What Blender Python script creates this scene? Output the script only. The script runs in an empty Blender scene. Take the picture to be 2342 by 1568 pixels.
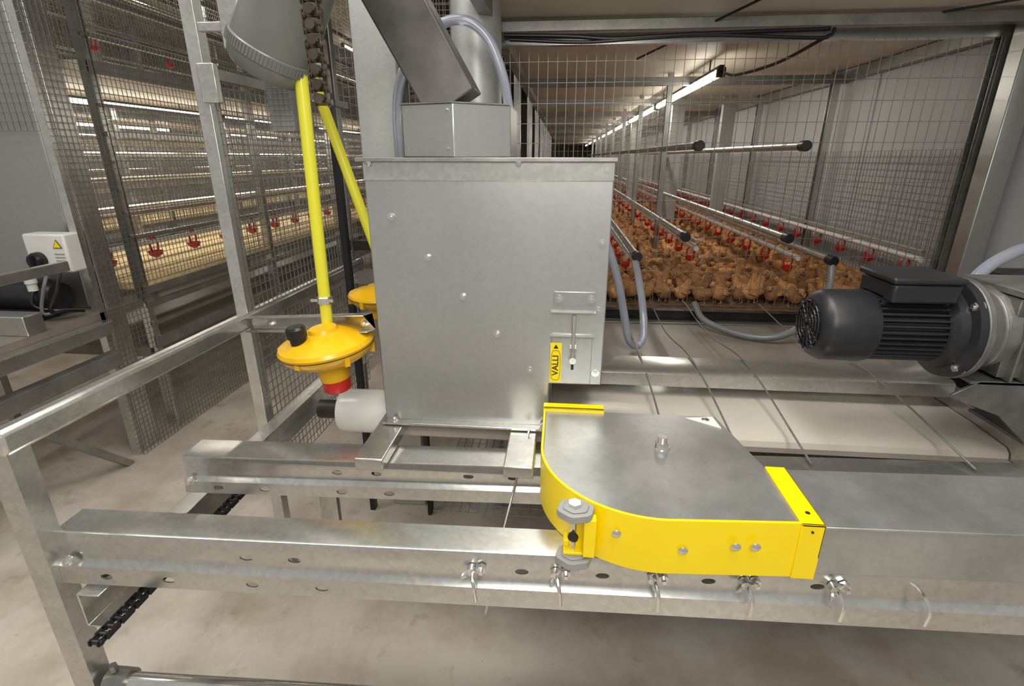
import bpy,bmesh,math,random
from mathutils import Vector,Matrix
H=1.4
random.seed(3)
scn=bpy.context.scene
scn.view_settings.view_transform='Standard'
COL=scn.collection
# ---------------------------------------------------------------- materials
def mat(name,col,metal=0.0,rough=0.5,var=0.15,scale=12,bump=0.0,col2=None,stretch=(1,1,1),rand=0.0,trans=0.0,emit=0.0,rvar=0.0,spec=0.5,spangle=0.0):
    m=bpy.data.materials.new(name); m.use_nodes=True
    nt=m.node_tree; b=nt.nodes['Principled BSDF']
    b.inputs['Metallic'].default_value=metal; b.inputs['Roughness'].default_value=rough
    b.inputs['Specular IOR Level'].default_value=spec
    if trans: b.inputs['Transmission Weight'].default_value=trans
    tc=nt.nodes.new('ShaderNodeTexCoord'); mp=nt.nodes.new('ShaderNodeMapping'); mp.inputs['Scale'].default_value=stretch
    nt.links.new(tc.outputs['Object'],mp.inputs['Vector'])
    n=nt.nodes.new('ShaderNodeTexNoise'); n.inputs['Scale'].default_value=scale; n.inputs['Detail'].default_value=6; n.inputs['Roughness'].default_value=0.6
    nt.links.new(mp.outputs['Vector'],n.inputs['Vector'])
    r=nt.nodes.new('ShaderNodeValToRGB')
    c2=col2 if col2 else tuple(max(0,c*(1-var*1.6)) for c in col)
    r.color_ramp.elements[0].position=0.32; r.color_ramp.elements[1].position=0.68
    r.color_ramp.elements[0].color=(*c2,1); r.color_ramp.elements[1].color=(*[min(1,c*(1+var*0.4)) for c in col],1)
    nt.links.new(n.outputs['Fac'],r.inputs['Fac'])
    out=r.outputs['Color']
    if spangle:
        vo=nt.nodes.new('ShaderNodeTexVoronoi'); vo.inputs['Scale'].default_value=110
        nt.links.new(tc.outputs['Object'],vo.inputs['Vector'])
        sp=nt.nodes.new('ShaderNodeSeparateColor'); nt.links.new(vo.outputs['Color'],sp.inputs['Color'])
        mr=nt.nodes.new('ShaderNodeMapRange'); mr.inputs['To Min'].default_value=1-spangle; mr.inputs['To Max'].default_value=1+spangle
        nt.links.new(sp.outputs['Red'],mr.inputs['Value'])
        hs=nt.nodes.new('ShaderNodeHueSaturation'); nt.links.new(mr.outputs['Result'],hs.inputs['Value']); nt.links.new(out,hs.inputs['Color']); out=hs.outputs['Color']
    if rand:
        oi=nt.nodes.new('ShaderNodeObjectInfo'); hs=nt.nodes.new('ShaderNodeHueSaturation')
        mr=nt.nodes.new('ShaderNodeMapRange'); mr.inputs['To Min'].default_value=1-rand; mr.inputs['To Max'].default_value=1+rand
        nt.links.new(oi.outputs['Random'],mr.inputs['Value']); nt.links.new(mr.outputs['Result'],hs.inputs['Value'])
        nt.links.new(out,hs.inputs['Color']); out=hs.outputs['Color']
    nt.links.new(out,b.inputs['Base Color'])
    if rvar:
        mr=nt.nodes.new('ShaderNodeMapRange'); mr.inputs['To Min'].default_value=rough-rvar; mr.inputs['To Max'].default_value=rough+rvar
        nt.links.new(n.outputs['Fac'],mr.inputs['Value']); nt.links.new(mr.outputs['Result'],b.inputs['Roughness'])
    if bump:
        bp=nt.nodes.new('ShaderNodeBump'); bp.inputs['Strength'].default_value=bump; bp.inputs['Distance'].default_value=0.01
        nt.links.new(n.outputs['Fac'],bp.inputs['Height']); nt.links.new(bp.outputs['Normal'],b.inputs['Normal'])
    if emit:
        b.inputs['Emission Color'].default_value=(*col,1); b.inputs['Emission Strength'].default_value=emit
    return m
GALV=mat('galvanised_steel',(.66,.655,.62),.88,.25,.16,5,.02,rvar=.10,stretch=(.25,1,1),spangle=.07)
GALVH=mat('hopper_sheet',(.485,.488,.472),.85,.35,.06,3,.008,rvar=.06,stretch=(.7,1,.4),spangle=.03)
GALVD=mat('dull_steel',(.35,.345,.325),.74,.40,.2,8,.02,rvar=.1,spangle=.06)
PALE=mat('pale_galvanised_sheet',(.48,.485,.47),.45,.45,.1,4,.01,spangle=.04)
SHINY=mat('zinc',(.78,.77,.74),.95,.2,.1,20)
WIRE=mat('mesh_wire',(.25,.24,.22),.6,.42,.1,20)
DARK=mat('dark_steel',(.045,.040,.036),.5,.5,.3,15)
BLACK=mat('black_plastic',(.010,.010,.012),0,.35,.2,15)
MOTOR=mat('motor_paint',(.018,.0185,.022),.1,.40,.15,20,.02)
YEL=mat('yellow_paint',(.95,.70,.0),0,.32,.03,8)
YEL2=mat('yellow_amber_plastic',(.78,.43,.003),0,.28,.12,9)
YELP=mat('yellow_pipe_plastic',(.74,.70,.04),0,.35,.03,10)
RED=mat('red_plastic',(.60,.015,.012),0,.35,.1,10)
WHITE=mat('white_plastic',(.70,.69,.66),0,.35,.05,8)
WHITEB=mat('belt_white',(.54,.50,.44),0,.22,.14,3,col2=(.43,.385,.33))
BELTD=mat('dusty_belt',(.24,.205,.175),0,.35,.2,5)
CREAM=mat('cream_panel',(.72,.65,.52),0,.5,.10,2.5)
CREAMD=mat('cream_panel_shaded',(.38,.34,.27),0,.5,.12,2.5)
GREYP=mat('grey_plastic',(.16,.168,.155),0,.28,.08,8)
GREYK=mat('grey_knob_plastic',(.30,.30,.29),0,.5,.05,8)
HOSE=mat('clear_hose',(.58,.62,.72),0,.15,.05,10,trans=.65)
HOSEG=mat('grey_hose',(.24,.245,.25),0,.3,.1,10,trans=.3)
FLOORM=mat('concrete',(.68,.615,.54),0,.42,.2,1.1,.012,col2=(.58,.515,.445))
WALLM=mat('wall_paint',(.52,.52,.54),0,.5,.06,1.2)
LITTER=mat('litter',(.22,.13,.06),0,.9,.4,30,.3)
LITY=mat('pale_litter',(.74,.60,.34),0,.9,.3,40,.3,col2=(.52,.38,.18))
CHICK=mat('chick_down',(.54,.27,.10),0,.95,.3,30,.5,col2=(.27,.115,.04),rand=.45)
BEAK=mat('beak_horn',(.55,.35,.15),0,.5)
STICK=mat('sticker_yellow',(.9,.68,.0),0,.4,.02,5)
TUBE=mat('fluorescent_tube',(1,.94,.83),0,.4,0,5,emit=12)
PRINT=mat('print_black',(.01,.01,.01),0,.5,0,5)
def floor_stains(m):
    nt=m.node_tree; b=nt.nodes['Principled BSDF']
    src=b.inputs['Base Color'].links[0].from_socket
    tc=nt.nodes.new('ShaderNodeTexCoord')
    for sc,lo,hi,c,f in((2.6,.36,.58,(.62,.56,.49,1),.8),(9,.30,.42,(.55,.49,.42,1),.6),(50,.27,.36,(.42,.37,.31,1),.5)):
        n=nt.nodes.new('ShaderNodeTexNoise'); n.inputs['Scale'].default_value=sc; n.inputs['Detail'].default_value=7; n.inputs['Roughness'].default_value=.65
        nt.links.new(tc.outputs['Object'],n.inputs['Vector'])
        r=nt.nodes.new('ShaderNodeValToRGB'); r.color_ramp.elements[0].position=lo; r.color_ramp.elements[1].position=hi
        r.color_ramp.elements[0].color=c; r.color_ramp.elements[1].color=(1,1,1,1)
        nt.links.new(n.outputs['Fac'],r.inputs['Fac'])
        mx=nt.nodes.new('ShaderNodeMix'); mx.data_type='RGBA'; mx.blend_type='MULTIPLY'; mx.inputs[0].default_value=f
        nt.links.new(src,mx.inputs[6]); nt.links.new(r.outputs['Color'],mx.inputs[7]); src=mx.outputs[2]
    nt.links.new(src,b.inputs['Base Color'])
floor_stains(FLOORM)
# ---------------------------------------------------------------- geometry helper
WL={}
def frame(d,up=Vector((0,0,1))):
    d=d.normalized()
    if abs(d.dot(up))>.99: up=Vector((0,1,0))
    s=d.cross(up).normalized(); u=s.cross(d).normalized()
    return d,s,u
def spline(pts,n=8):
    P=[Vector(p) for p in pts]; P=[P[0]*2-P[1]]+P+[P[-1]*2-P[-2]]
    out=[]
    for i in range(1,len(P)-2):
        for k in range(n):
            t=k/n; a,b,c,d=P[i-1],P[i],P[i+1],P[i+2]
            out.append(.5*((2*b)+(c-a)*t+(2*a-5*b+4*c-d)*t*t+(3*b-a-3*c+d)*t**3))
    out.append(P[-2]); return out
def thick(path,t):
    P=[Vector(p) for p in path]; n=len(P); off=[]
    for i in range(n):
        a=(P[i]-P[i-1]).normalized() if i>0 else (P[1]-P[0]).normalized()
        b=(P[i+1]-P[i]).normalized() if i<n-1 else a
        na=Vector((-a.y,a.x)); nb=Vector((-b.y,b.x)); m=(na+nb).normalized()
        off.append(P[i]+m*(t/max(.4,m.dot(na))))
    return [tuple(p) for p in P]+[tuple(p) for p in reversed(off)]
class G:
    def __init__(s): s.v=[]; s.f=[]
    def add(s,v,f):
        o=len(s.v); s.v+=[Vector(x) for x in v]; s.f+=[tuple(i+o for i in q) for q in f]; return s
    def box(s,x0,x1,y0,y1,z0,z1,rz=0):
        v=[(x,y,z) for z in(z0,z1) for x,y in((x0,y0),(x1,y0),(x1,y1),(x0,y1))]
        if rz:
            c=Vector(((x0+x1)/2,(y0+y1)/2,0)); R=Matrix.Rotation(rz,3,'Z'); v=[R@(Vector(p)-c)+c for p in v]
        return s.add(v,[(0,3,2,1),(4,5,6,7),(0,1,5,4),(1,2,6,5),(2,3,7,6),(3,0,4,7)])
    def prism(s,poly,z0,z1):
        n=len(poly)
        return s.add([(x,y,z0) for x,y in poly]+[(x,y,z1) for x,y in poly],
          [tuple(reversed(range(n))),tuple(range(n,2*n))]+[(i,(i+1)%n,n+(i+1)%n,n+i) for i in range(n)])
    def yprism(s,poly,y0,y1):
        n=len(poly)
        return s.add([(x,y0,z) for x,z in poly]+[(x,y1,z) for x,z in poly],
          [tuple(range(n)),tuple(reversed(range(n,2*n)))]+[(i,(i+1)%n,n+(i+1)%n,n+i) for i in range(n)])
    def xprism(s,poly,x0,x1):
        n=len(poly)
        return s.add([(x0,y,z) for y,z in poly]+[(x1,y,z) for y,z in poly],
          [tuple(range(n)),tuple(reversed(range(n,2*n)))]+[(i,(i+1)%n,n+(i+1)%n,n+i) for i in range(n)])
    def beam(s,p0,p1,prof):
        p0=Vector(p0);p1=Vector(p1); d,sd,u=frame(p1-p0); n=len(prof)
        v=[p+sd*a+u*b for p in(p0,p1) for a,b in prof]
        return s.add(v,[tuple(reversed(range(n))),tuple(range(n,2*n))]+[(i,(i+1)%n,n+(i+1)%n,n+i) for i in range(n)])
    def bar(s,p0,p1,w,h): return s.beam(p0,p1,[(-w/2,-h/2),(w/2,-h/2),(w/2,h/2),(-w/2,h/2)])
    def sweep(s,pts,r,seg=12,cap=True):
        P=[Vector(p) for p in pts]; n=len(P); R=r if isinstance(r,(list,tuple)) else [r]*n
        _,sd,u=frame(P[1]-P[0]); v=[]
        for i in range(n):
            t=(P[min(i+1,n-1)]-P[max(i-1,0)]).normalized()
            sd=(sd-t*sd.dot(t)).normalized(); u=sd.cross(t)
            for k in range(seg):
                a=2*math.pi*(k+.5)/seg; v.append(P[i]+(sd*math.cos(a)+u*math.sin(a))*R[i])
        f=[(i*seg+k,i*seg+(k+1)%seg,(i+1)*seg+(k+1)%seg,(i+1)*seg+k) for i in range(n-1) for k in range(seg)]
        if cap: f+=[tuple(reversed(range(seg))),tuple(range((n-1)*seg,n*seg))]
        return s.add(v,f)
    def cyl(s,p0,p1,r,seg=20,r2=None): return s.sweep([p0,p1],[r,r if r2 is None else r2],seg)
    def lathe(s,prof,o,ax=(0,0,1),seg=32):
        o=Vector(o); d=Vector(ax).normalized()
        return s.sweep2([o+d*z for r,z in prof],[max(r,.0003) for r,z in prof],d,seg)
    def sweep2(s,P,R,d,seg):
        _,sd,u=frame(d); v=[]
        for p,r in zip(P,R):
            for k in range(seg):
                a=2*math.pi*k/seg; v.append(p+(sd*math.cos(a)+u*math.sin(a))*r)
        n=len(P)
        f=[(i*seg+k,i*seg+(k+1)%seg,(i+1)*seg+(k+1)%seg,(i+1)*seg+k) for i in range(n-1) for k in range(seg)]
        f+=[tuple(reversed(range(seg))),tuple(range((n-1)*seg,n*seg))]
        return s.add(v,f)
    def grid(s,o,u,v,lu,lv,pu,pv,r=.0013):
        o=Vector(o);u=Vector(u);v=Vector(v)
        nu=max(1,round(lu/pu)); nv=max(1,round(lv/pv)); w=u.cross(v).normalized()
        for i in range(nu+1):
            a=o+u*(lu*i/nu); s.sweep([a,a+v*lv],r,4,False)
        for j in range(nv+1):
            a=o+v*(lv*j/nv)+w*r*1.8; s.sweep([a,a+u*lu],r,4,False)
        return s
    def obj(s,name,m,parent=None,label=None,cat=None,bevel=0,group=None,kind=None,smooth=True):
        xs=[p.x for p in s.v];ys=[p.y for p in s.v];zs=[p.z for p in s.v]
        c=Vector(((min(xs)+max(xs))/2,(min(ys)+max(ys))/2,min(zs)))
        me=bpy.data.meshes.new(name); me.from_pydata([p-c for p in s.v],[],s.f)
        bm=bmesh.new(); bm.from_mesh(me); bmesh.ops.recalc_face_normals(bm,faces=bm.faces); bm.to_mesh(me); bm.free()
        if smooth:
            me.shade_smooth(); me.set_sharp_from_angle(angle=math.radians(35))
        me.materials.append(m)
        ob=bpy.data.objects.new(name,me); COL.objects.link(ob)
        w=c+Vector((0,0,H)); place(ob,w,parent)
        tag(ob,label,cat,group,kind)
        if bevel:
            b=ob.modifiers.new('bevel','BEVEL'); b.width=bevel; b.segments=2; b.limit_method='ANGLE'; b.angle_limit=math.radians(40)
        return ob
def place(ob,w,parent=None):
    WL[ob.name]=w
    if parent is not None: ob.parent=parent; ob.location=w-WL[parent.name]
    else: ob.location=w
def tag(ob,label=None,cat=None,group=None,kind=None):
    if label: ob['label']=label
    if cat: ob['category']=cat
    if group: ob['group']=group
    if kind: ob['kind']=kind
def thing(name,loc,label,cat,group=None):
    e=bpy.data.objects.new(name,None); e.empty_display_size=.05; COL.objects.link(e)
    place(e,Vector(loc)+Vector((0,0,H))); tag(e,label,cat,group); return e
def copy(ob,delta,parent=None,children=()):
    o=ob.copy(); COL.objects.link(o); w=WL[ob.name]+Vector(delta)
    o.parent=None; place(o,w,parent); return o
def cut(ob,g):
    c=g.obj('cutter',DARK,smooth=False)
    md=ob.modifiers.new('cut','BOOLEAN'); md.object=c; md.solver='EXACT'; md.operation='DIFFERENCE'
    bpy.context.view_layer.update()
    dg=bpy.context.evaluated_depsgraph_get()
    me=bpy.data.meshes.new_from_object(ob.evaluated_get(dg))
    ob.modifiers.clear(); ob.data=me
    bpy.data.objects.remove(c)
def bolt(parent,p,ax,r=.008,h=.006,m=SHINY,name='bolt',washer=True):
    p=Vector(p); ax=Vector(ax).normalized(); g=G()
    if washer: g.cyl(p,p+ax*.0015,r*1.35,16)
    g.cyl(p+ax*.001,p+ax*h,r,6); g.cyl(p+ax*h,p+ax*(h+.003),r*.5,10)
    return g.obj(name,m,parent)
def chan(w,h,t=.003): return [(0,0),(w,0),(w,t),(t,t),(t,h-t),(w,h-t),(w,h),(0,h)]

# ---------------------------------------------------------------- setting
G().box(-6.5,2.6,-1.5,24,-1.45,-1.40).obj('floor',FLOORM,kind='structure',label='pale dusty stained concrete barn floor',smooth=False)
G().box(1.60,1.66,1.95,24,-1.40,2.3).obj('wall_right',WALLM,kind='structure',label='light grey smooth panelled side wall',smooth=False)
G().box(-6.5,2.6,24,24.1,-1.40,2.3).obj('wall_back',CREAM,kind='structure',label='plain cream end wall of the barn',smooth=False)
G().box(-6.56,-6.5,-1.5,24,-1.40,2.3).obj('wall_left',WALLM,kind='structure',label='light grey far side wall',smooth=False)
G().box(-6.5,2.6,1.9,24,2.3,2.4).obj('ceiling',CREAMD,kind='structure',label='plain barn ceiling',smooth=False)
for i in range(7):
    G().box(1.594,1.60,3.1+1.8*i,3.13+1.8*i,-1.40,.45).obj('trim_%d'%(i+1),WALLM,kind='structure',label='vertical joint strip on the side wall')

# ---------------------------------------------------------------- front rails
def RP(h,w):
    a=h*.54; return thick([(-w,-h*.85),(-w,0),(-.006,0),(-.0015,-.0015),(0,-.006),(0,-a),(.002,-a-.004),(.010,-a-.012),(.013,-h)],-.003)
def rail(p0,p1,h,w,slots,label):
    ob=G().beam(p0,p1,RP(h,w)).obj('support_rail',GALV,None,label,'steel rail',group='front support rails')
    g=G(); p0=Vector(p0);p1=Vector(p1); d=(p1-p0).normalized()
    for dist,dz in slots:
        c=p0+d*dist+Vector((0,0,dz*h)); y=Vector((0,-1,0))
        pts=[]
        for k in range(16):
            a=2*math.pi*k/16; pts.append(d*(.012*math.cos(a))+Vector((0,0,.006*math.sin(a))))
        n=16; v=[c+y*.03+p for p in pts]+[c-y*.02+p for p in pts]
        g.add(v,[tuple(range(n)),tuple(reversed(range(n,2*n)))]+[(i,(i+1)%n,n+(i+1)%n,n+i) for i in range(n)])
    try: cut(ob,g)
    except Exception as e: print('cut failed',e)
    return ob
SL1=[(.09,-.83),(.21,-.83),(.36,-.36),(.45,-.36),(.37,-.83),(.50,-.83),(.86,-.36),(1.0,-.36),(1.18,-.36),(1.36,-.36)]
rail1=rail((-.91,.690,-.644),(1.35,.752,-.644),.106,.066,SL1,'long galvanised steel support rail with oval slots and hook bolts')
SL2=[(.08,-.84),(.19,-.84),(.36,-.34),(.45,-.34),(.37,-.84),(.48,-.84),(.66,-.34),(.76,-.34)]
rail2=rail((-.85,.95,-.644),(1.30,1.035,-.644),.088,.075,SL2,'galvanised steel support rail with oval slots under the hopper')
for ob,x,y,h in((rail1,-.885,.693,.106),(rail2,-.835,.95,.088)):
    bolt(ob,(x,y-.010,-.70),(0,-1,0),.008,.01); bolt(ob,(x+.02,y+.02,-.646-h),(0,0,-1),.011,.012)
grp='hook bolts on the front rail'
for i,x in enumerate((-.134,.012,.177,.33,.475,.61)):
    y=.690+.0276*(x+.91)-.001; z=-.675
    e=thing('hook_bolt',(x,y,z-.045),'zinc-plated hook bolt with wing nut on the slotted rail','bolt',grp)
    pts=spline([(x,y+.01,z),(x+.0,y-.018,z-.002),(x+.004,y-.03,z-.018),(x+.006,y-.026,z-.05)],6)
    G().sweep(pts,.0035,8).obj('hook',SHINY,e)
    if i<5:
        t=.5+.7*(i%3)
        g=G().cyl((x-.004,y-.001,z),(x-.004,y-.014,z),.0075,14)
        for sg in(-1,1):
            dx,dz=math.cos(t)*sg,math.sin(t)*sg
            g.sweep([(x-.004+dx*.004,y-.008,z+dz*.004),(x-.004+dx*.012,y-.015,z+dz*.012),(x-.004+dx*.019,y-.020,z+dz*.019)],[.003,.0055,.002],8)
        g.obj('wing_nut',SHINY,e)
        G().cyl((x+.014,y-.001,z+.002),(x+.014,y-.010,z+.002),.0085,6).cyl((x+.014,y-.010,z+.002),(x+.014,y-.018,z+.002),.004,8).obj('nut',SHINY,e)
def onepiece(g,name,m,label,cat,**k): return g.obj(name,m,None,label,cat,**k)
g=G().beam((-.87,.66,-.835),(-.87,2.1,-.835),chan(.045,.078))
onepiece(g,'side_channel',GALV,'long galvanised C channel under the support rails','steel channel',bevel=.001)
onepiece(G().prism([( -.955,.665),(-.910,.665),(-.910,.705),(-.914,.705),(-.914,.670),(-.955,.670)],-1.4,-.43),'corner_post',GALV,'galvanised angle-steel corner post of the frame','steel post')
G().bar((-.925,.66,-.45),(-.90,2.25,-.45),.035,.048).obj('side_rail',GALV,None,'horizontal galvanised handrail along the frame','steel rail',bevel=.010)
onepiece(G().cyl((-.87,.69,-1.02),(1.4,.76,-1.02),.02,20),'cross_tube',SHINY,'bright zinc cross tube near the floor','steel tube')
G().cyl((-.90,.69,-1.02),(-.855,.69,-1.02),.027,24).cyl((-.885,.69,-.99),(-.885,.69,-.975),.008,6).obj('tube_clamp',GALVD,None,'dull bolted clamp on the cross tube','clamp')
G().box(-.545,-.515,.99,1.005,-.86,-.735).box(-.545,-.541,.96,1.005,-.86,-.735).obj('stub_leg',GALV,None,'short angle steel stub hanging under the rail','steel bracket')
onepiece(G().cyl((-.06,1.07,-.60),(-.10,.88,-.73),.003,8).cyl((-.10,.88,-.73),(-.13,.80,-.88),.003,8),'tie_rod',SHINY,'thin zinc tie rod below the hopper','rod')
def chain(g,p0,p1,pitch=.0165,w=.022):
    p0=Vector(p0);p1=Vector(p1); L=(p1-p0).length; d,s,u=frame(p1-p0,Vector((0,1,0)) if abs((p1-p0).normalized().z)>.9 else Vector((0,0,1)))
    n=int(L/pitch)
    for i in range(n):
        a=p0+d*(i*pitch); b=a+d*pitch
        g.cyl(a-s*w*.55,a+s*w*.55,.0048,10)
        o=w*.5 if i%2 else w*.36
        for sg in(-1,1):
            c=(a+b)/2+s*o*sg
            prof=[]
            for k in range(14):
                t=2*math.pi*k/14; prof.append(d*((pitch*.5)*(1 if math.cos(t)>0 else -1)+.0075*math.cos(t))+u*(.0078*math.sin(t)*(1 if abs(math.cos(t))>.3 else .75)))
            v=[c-s*.001+q for q in prof]+[c+s*.001+q for q in prof]
            g.add(v,[tuple(range(14)),tuple(reversed(range(14,28)))]+[(k,(k+1)%14,14+(k+1)%14,14+k) for k in range(14)])
    return g
onepiece(chain(G(),(-.785,.60,-.795),(-.785,1.12,-.795)),'drive_chain',BLACK,'black greasy roller chain running beside the channel','chain')
CH=mat('oily_chain',(.15,.12,.09),.8,.32,.3,30)
c1=chain(G(),(-.398,.90,.085),(-.402,.90,.62),.021,.030)
for k in range(24):
    z=.09+k*.021; c1.cyl((-.398,.90-.016,z),(-.398,.90+.016,z),.0078,10)
onepiece(c1,'hanging_chain',CH,'oily brown roller chain hanging straight down','chain')
# ---------------------------------------------------------------- hopper
hp=thing('feed_hopper',(-.16,1.35,-.609),'tall galvanised sheet-steel feed hopper standing on channels','feed hopper')
X0,X1,Y0,Y1=-.415,.102,1.10,1.55
G().yprism([(X0,-.605),(-.018,-.605),(-.018,-.494),(X1,-.494),(X1,-.008),(X0,-.008)],Y0,Y1).obj('hopper_body',GALVH,hp,bevel=.003)
G().box(X0-.012,X1+.004,Y0-.014,Y1+.01,-.008,0).obj('top_flange',GALVD,hp,bevel=.001)
G().box(X0-.004,-.014,Y0-.022,Y1,-.609,-.603).obj('bottom_flange',GALV,hp,bevel=.001)
G().box(X0,X1,Y0-.003,Y0,-.045,-.008).obj('top_hem',GALV,hp,bevel=.001)
for i in range(5):
    t=i/4; bolt(hp,(-.363+t*.300,Y0,-.119-t*.343),(0,-1,0),.0062,.006)
for z in(-.025,-.17,-.316,-.463): bolt(hp,(.087,Y0,z),(0,-1,0),.0065,.004)
for x in(-.39,-.03): bolt(hp,(x,Y0-.012,-.603),(0,0,1),.007,.008)
for x in(-.40,-.09): bolt(hp,(x,Y0-.008,-.008),(0,0,-1),.006,.006)
gate=G().box(-.014,.076,Y0-.004,Y0,-.49,-.37).obj('slide_gate',GALVH,hp,bevel=.001,label='galvanised sliding gate with a vertical slot')
G().box(.031,.037,Y0-.0055,Y0-.004,-.455,-.385).obj('gate_slot',DARK,gate)
G().box(-.012,.078,Y0-.003,Y0,-.304,-.274).obj('gate_bracket',GALVH,hp,bevel=.001)
for x in(0,.07): bolt(hp,(x,Y0-.003,-.29),(0,-1,0),.0065,.005)
G().box(-.018,.08,Y0-.010,Y0,-.321,-.319).obj('gate_ledge',GALVD,hp)
G().box(-.018,.08,Y0-.010,Y0,-.378,-.374).obj('gate_ledge',GALVD,hp)
G().cyl((.034,Y0-.010,-.325),(.034,Y0-.010,-.43),.004,10).cyl((.034,Y0-.010,-.40),(.034,Y0-.010,-.409),.008,6).cyl((.034,Y0-.004,-.43),(.034,Y0-.015,-.43),.008,14).obj('adjusting_screw',SHINY,hp)
st=G().box(-.0165,.009,Y0-.0065,Y0-.0045,-.486,-.391).obj('brand_sticker',STICK,hp,label='yellow warning sticker with black lettering')
def text(body,size,loc,rot,m,parent,name='lettering',ext=.0002,sx=1):
    cu=bpy.data.curves.new(name,'FONT'); cu.body=body; cu.size=size; cu.extrude=ext; cu.align_x='CENTER'; cu.align_y='CENTER'; cu.offset=.0003
    t=bpy.data.objects.new(name,cu); COL.objects.link(t); bpy.context.view_layer.update()
    me=bpy.data.meshes.new_from_object(t.evaluated_get(bpy.context.evaluated_depsgraph_get()))
    bpy.data.objects.remove(t)
    me.materials.clear(); me.materials.append(m)
    o=bpy.data.objects.new(name,me); COL.objects.link(o); o.rotation_euler=rot; place(o,Vector(loc)+Vector((0,0,H)),parent); o.scale=(sx,1,1)
    return o
text('VALLI',.020,(-.004,Y0-.0068,-.445),(math.radians(90),math.radians(-90),0),PRINT,st)
def oval(cx,cz,rx,rz,y,w=.0008):
    g=G(); pts=[]
    for k in range(33):
        a=2*math.pi*k/32; c,s_=math.cos(a),math.sin(a)
        pts.append((cx+rx*math.copysign(abs(c)**.5,c),y,cz+rz*math.copysign(abs(s_)**.5,s_)))
    return g.sweep(pts,w,4)
oval(-.004,-.445,.0102,.036,Y0-.0066,.0006).obj('lettering_border',PRINT,st)
def tri(cx,cz,r,y,m,parent):
    v=[(cx,y,cz+r),(cx-r*.87,y,cz-r*.5),(cx+r*.87,y,cz-r*.5)]; v2=[(a,y+.0006,c) for a,b,c in v]
    return G().add(v+v2,[(0,1,2),(5,4,3),(0,3,4,1),(1,4,5,2),(2,5,3,0)]).obj('warning_triangle',m,parent,smooth=False)
tri(-.004,-.401,.0065,Y0-.0070,PRINT,st)
for x in(-.40,-.075):
    G().box(x-.032,x+.032,.93,1.58,-.640,-.612).obj('hopper_support_channel',GALV,None,'galvanised channel carrying the hopper','steel channel',bevel=.003,group='hopper support channels')
tb=thing('inlet_box',(-.25,1.33,0.0),'angular galvanised inlet box on the hopper lid','sheet-metal box')
pl=[(-.245,1.215),(-.125,1.29),(-.125,1.46),(-.245,1.50),(-.37,1.46),(-.37,1.25)]
G().prism(pl,0.001,.112).obj('box_body',GALVH,tb,bevel=.002)
G().prism([(x*1.01,y-.003 if y<1.3 else y) for x,y in pl],.112,.115).obj('box_lid',GALVD,tb)
for x,y in((-.355,1.252),(-.258,1.219)):
    for z in(.02,.1): bolt(tb,(x,y,z),(-.25,-1,0),.003,.003,washer=False)
DUCTM=mat('dark_chute_sheet',(.16,.15,.14),.8,.34,.25,7,.02,rvar=.08)
d0,d1=Vector((-.262,1.34,.116)),Vector((-.54,1.34,.60))
G().bar(d0,d1,.12,.125).obj('feed_duct',DUCTM,None,'dark square sheet-metal chute slanting down into the box','duct',bevel=.004)
G().box(-.68,-.54,1.80,1.90,-1.40,1.2).obj('column',PALE,None,'tall galvanised sheet column behind the hopper','column',bevel=.004)
G().cyl((-.29,1.86,-1.40),(-.29,1.86,1.2),.080,40).obj('round_duct',PALE,None,'vertical round galvanised pipe behind the hopper','pipe')
G().box(-.515,-.50,1.74,1.78,-1.40,1.2).obj('dark_upright',DARK,None,'narrow dark steel upright between column and pipe','steel post')
onepiece(G().sweep(spline([(-.49,1.62,-.3),(-.489,1.60,0),(-.472,1.58,.18),(-.40,1.57,.30),(-.30,1.57,.347),(-.225,1.58,.315),(-.178,1.59,.22),(-.157,1.60,.10),(-.152,1.60,-.02),(-.15,1.62,-.3)],10),.0135,16),'looped_hose',HOSE,'clear bluish hose looping over behind the inlet box','hose')
# ---------------------------------------------------------------- corner wheel housing
cw=thing('corner_wheel_housing',(.2,.87,-.644),'yellow rounded feed-chain corner housing with steel lid','corner housing')
arc=[(.18+.202*math.cos(a),.897+.202*math.sin(a)) for a in [math.pi+math.pi/2*k/20 for k in range(21)]]
out=[(-.022,1.06)]+arc+[(.39,.708)]
LID=mat('lid_sheet',(.50,.505,.495),.78,.36,.16,6,.01,rvar=.08,spangle=.04)
G().prism(out+[(.39,.86),(.352,1.06)],-.546,-.541).obj('housing_lid',LID,cw,label='flat grey steel lid',bevel=.001)
def offs(pts,t):
    P=[Vector((p[0],p[1])) for p in pts]; o=[]
    for i in range(len(P)):
        a=(P[min(i+1,len(P)-1)]-P[max(i-1,0)]).normalized(); o.append(P[i]+Vector((-a.y,a.x))*t)
    return [(p.x,p.y) for p in o]
o1=offs(out,-.005)
G().prism(out+list(reversed(o1)),-.643,-.537).obj('side_band',YEL,cw,bevel=.001,label='bright yellow curved side band')
G().prism([(x,y) for x,y in offs(out,.004)]+[(.38,.86),(.345,1.05)],-.642,-.548).obj('inner_body',GALVD,cw)
G().box(.388,.424,.700,.862,-.541,-.537).box(.388,.424,.700,.704,-.643,-.537).box(.421,.424,.70,.862,-.60,-.537).obj('end_flange',YEL,cw,bevel=.001)
G().box(-.028,.108,1.052,1.058,-.60,-.532).box(-.028,.108,1.052,1.078,-.535,-.532).obj('inlet_flange',YEL,cw,bevel=.001)
for x,z in((.105,-.577),(.21,-.592),(.29,-.578),(.320,-.576)):
    yy=.688 if x>.17 else .700
    G().lathe([(.0075,0),(.0075,.001),(.005,.003),(.0,.004)],(x,yy,z),(0,-1,0),16).obj('rivet',SHINY,cw)
G().cyl((.405,.70,-.55),(.405,.698,-.55),.002,8).obj('screw_hole',DARK,cw)
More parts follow.
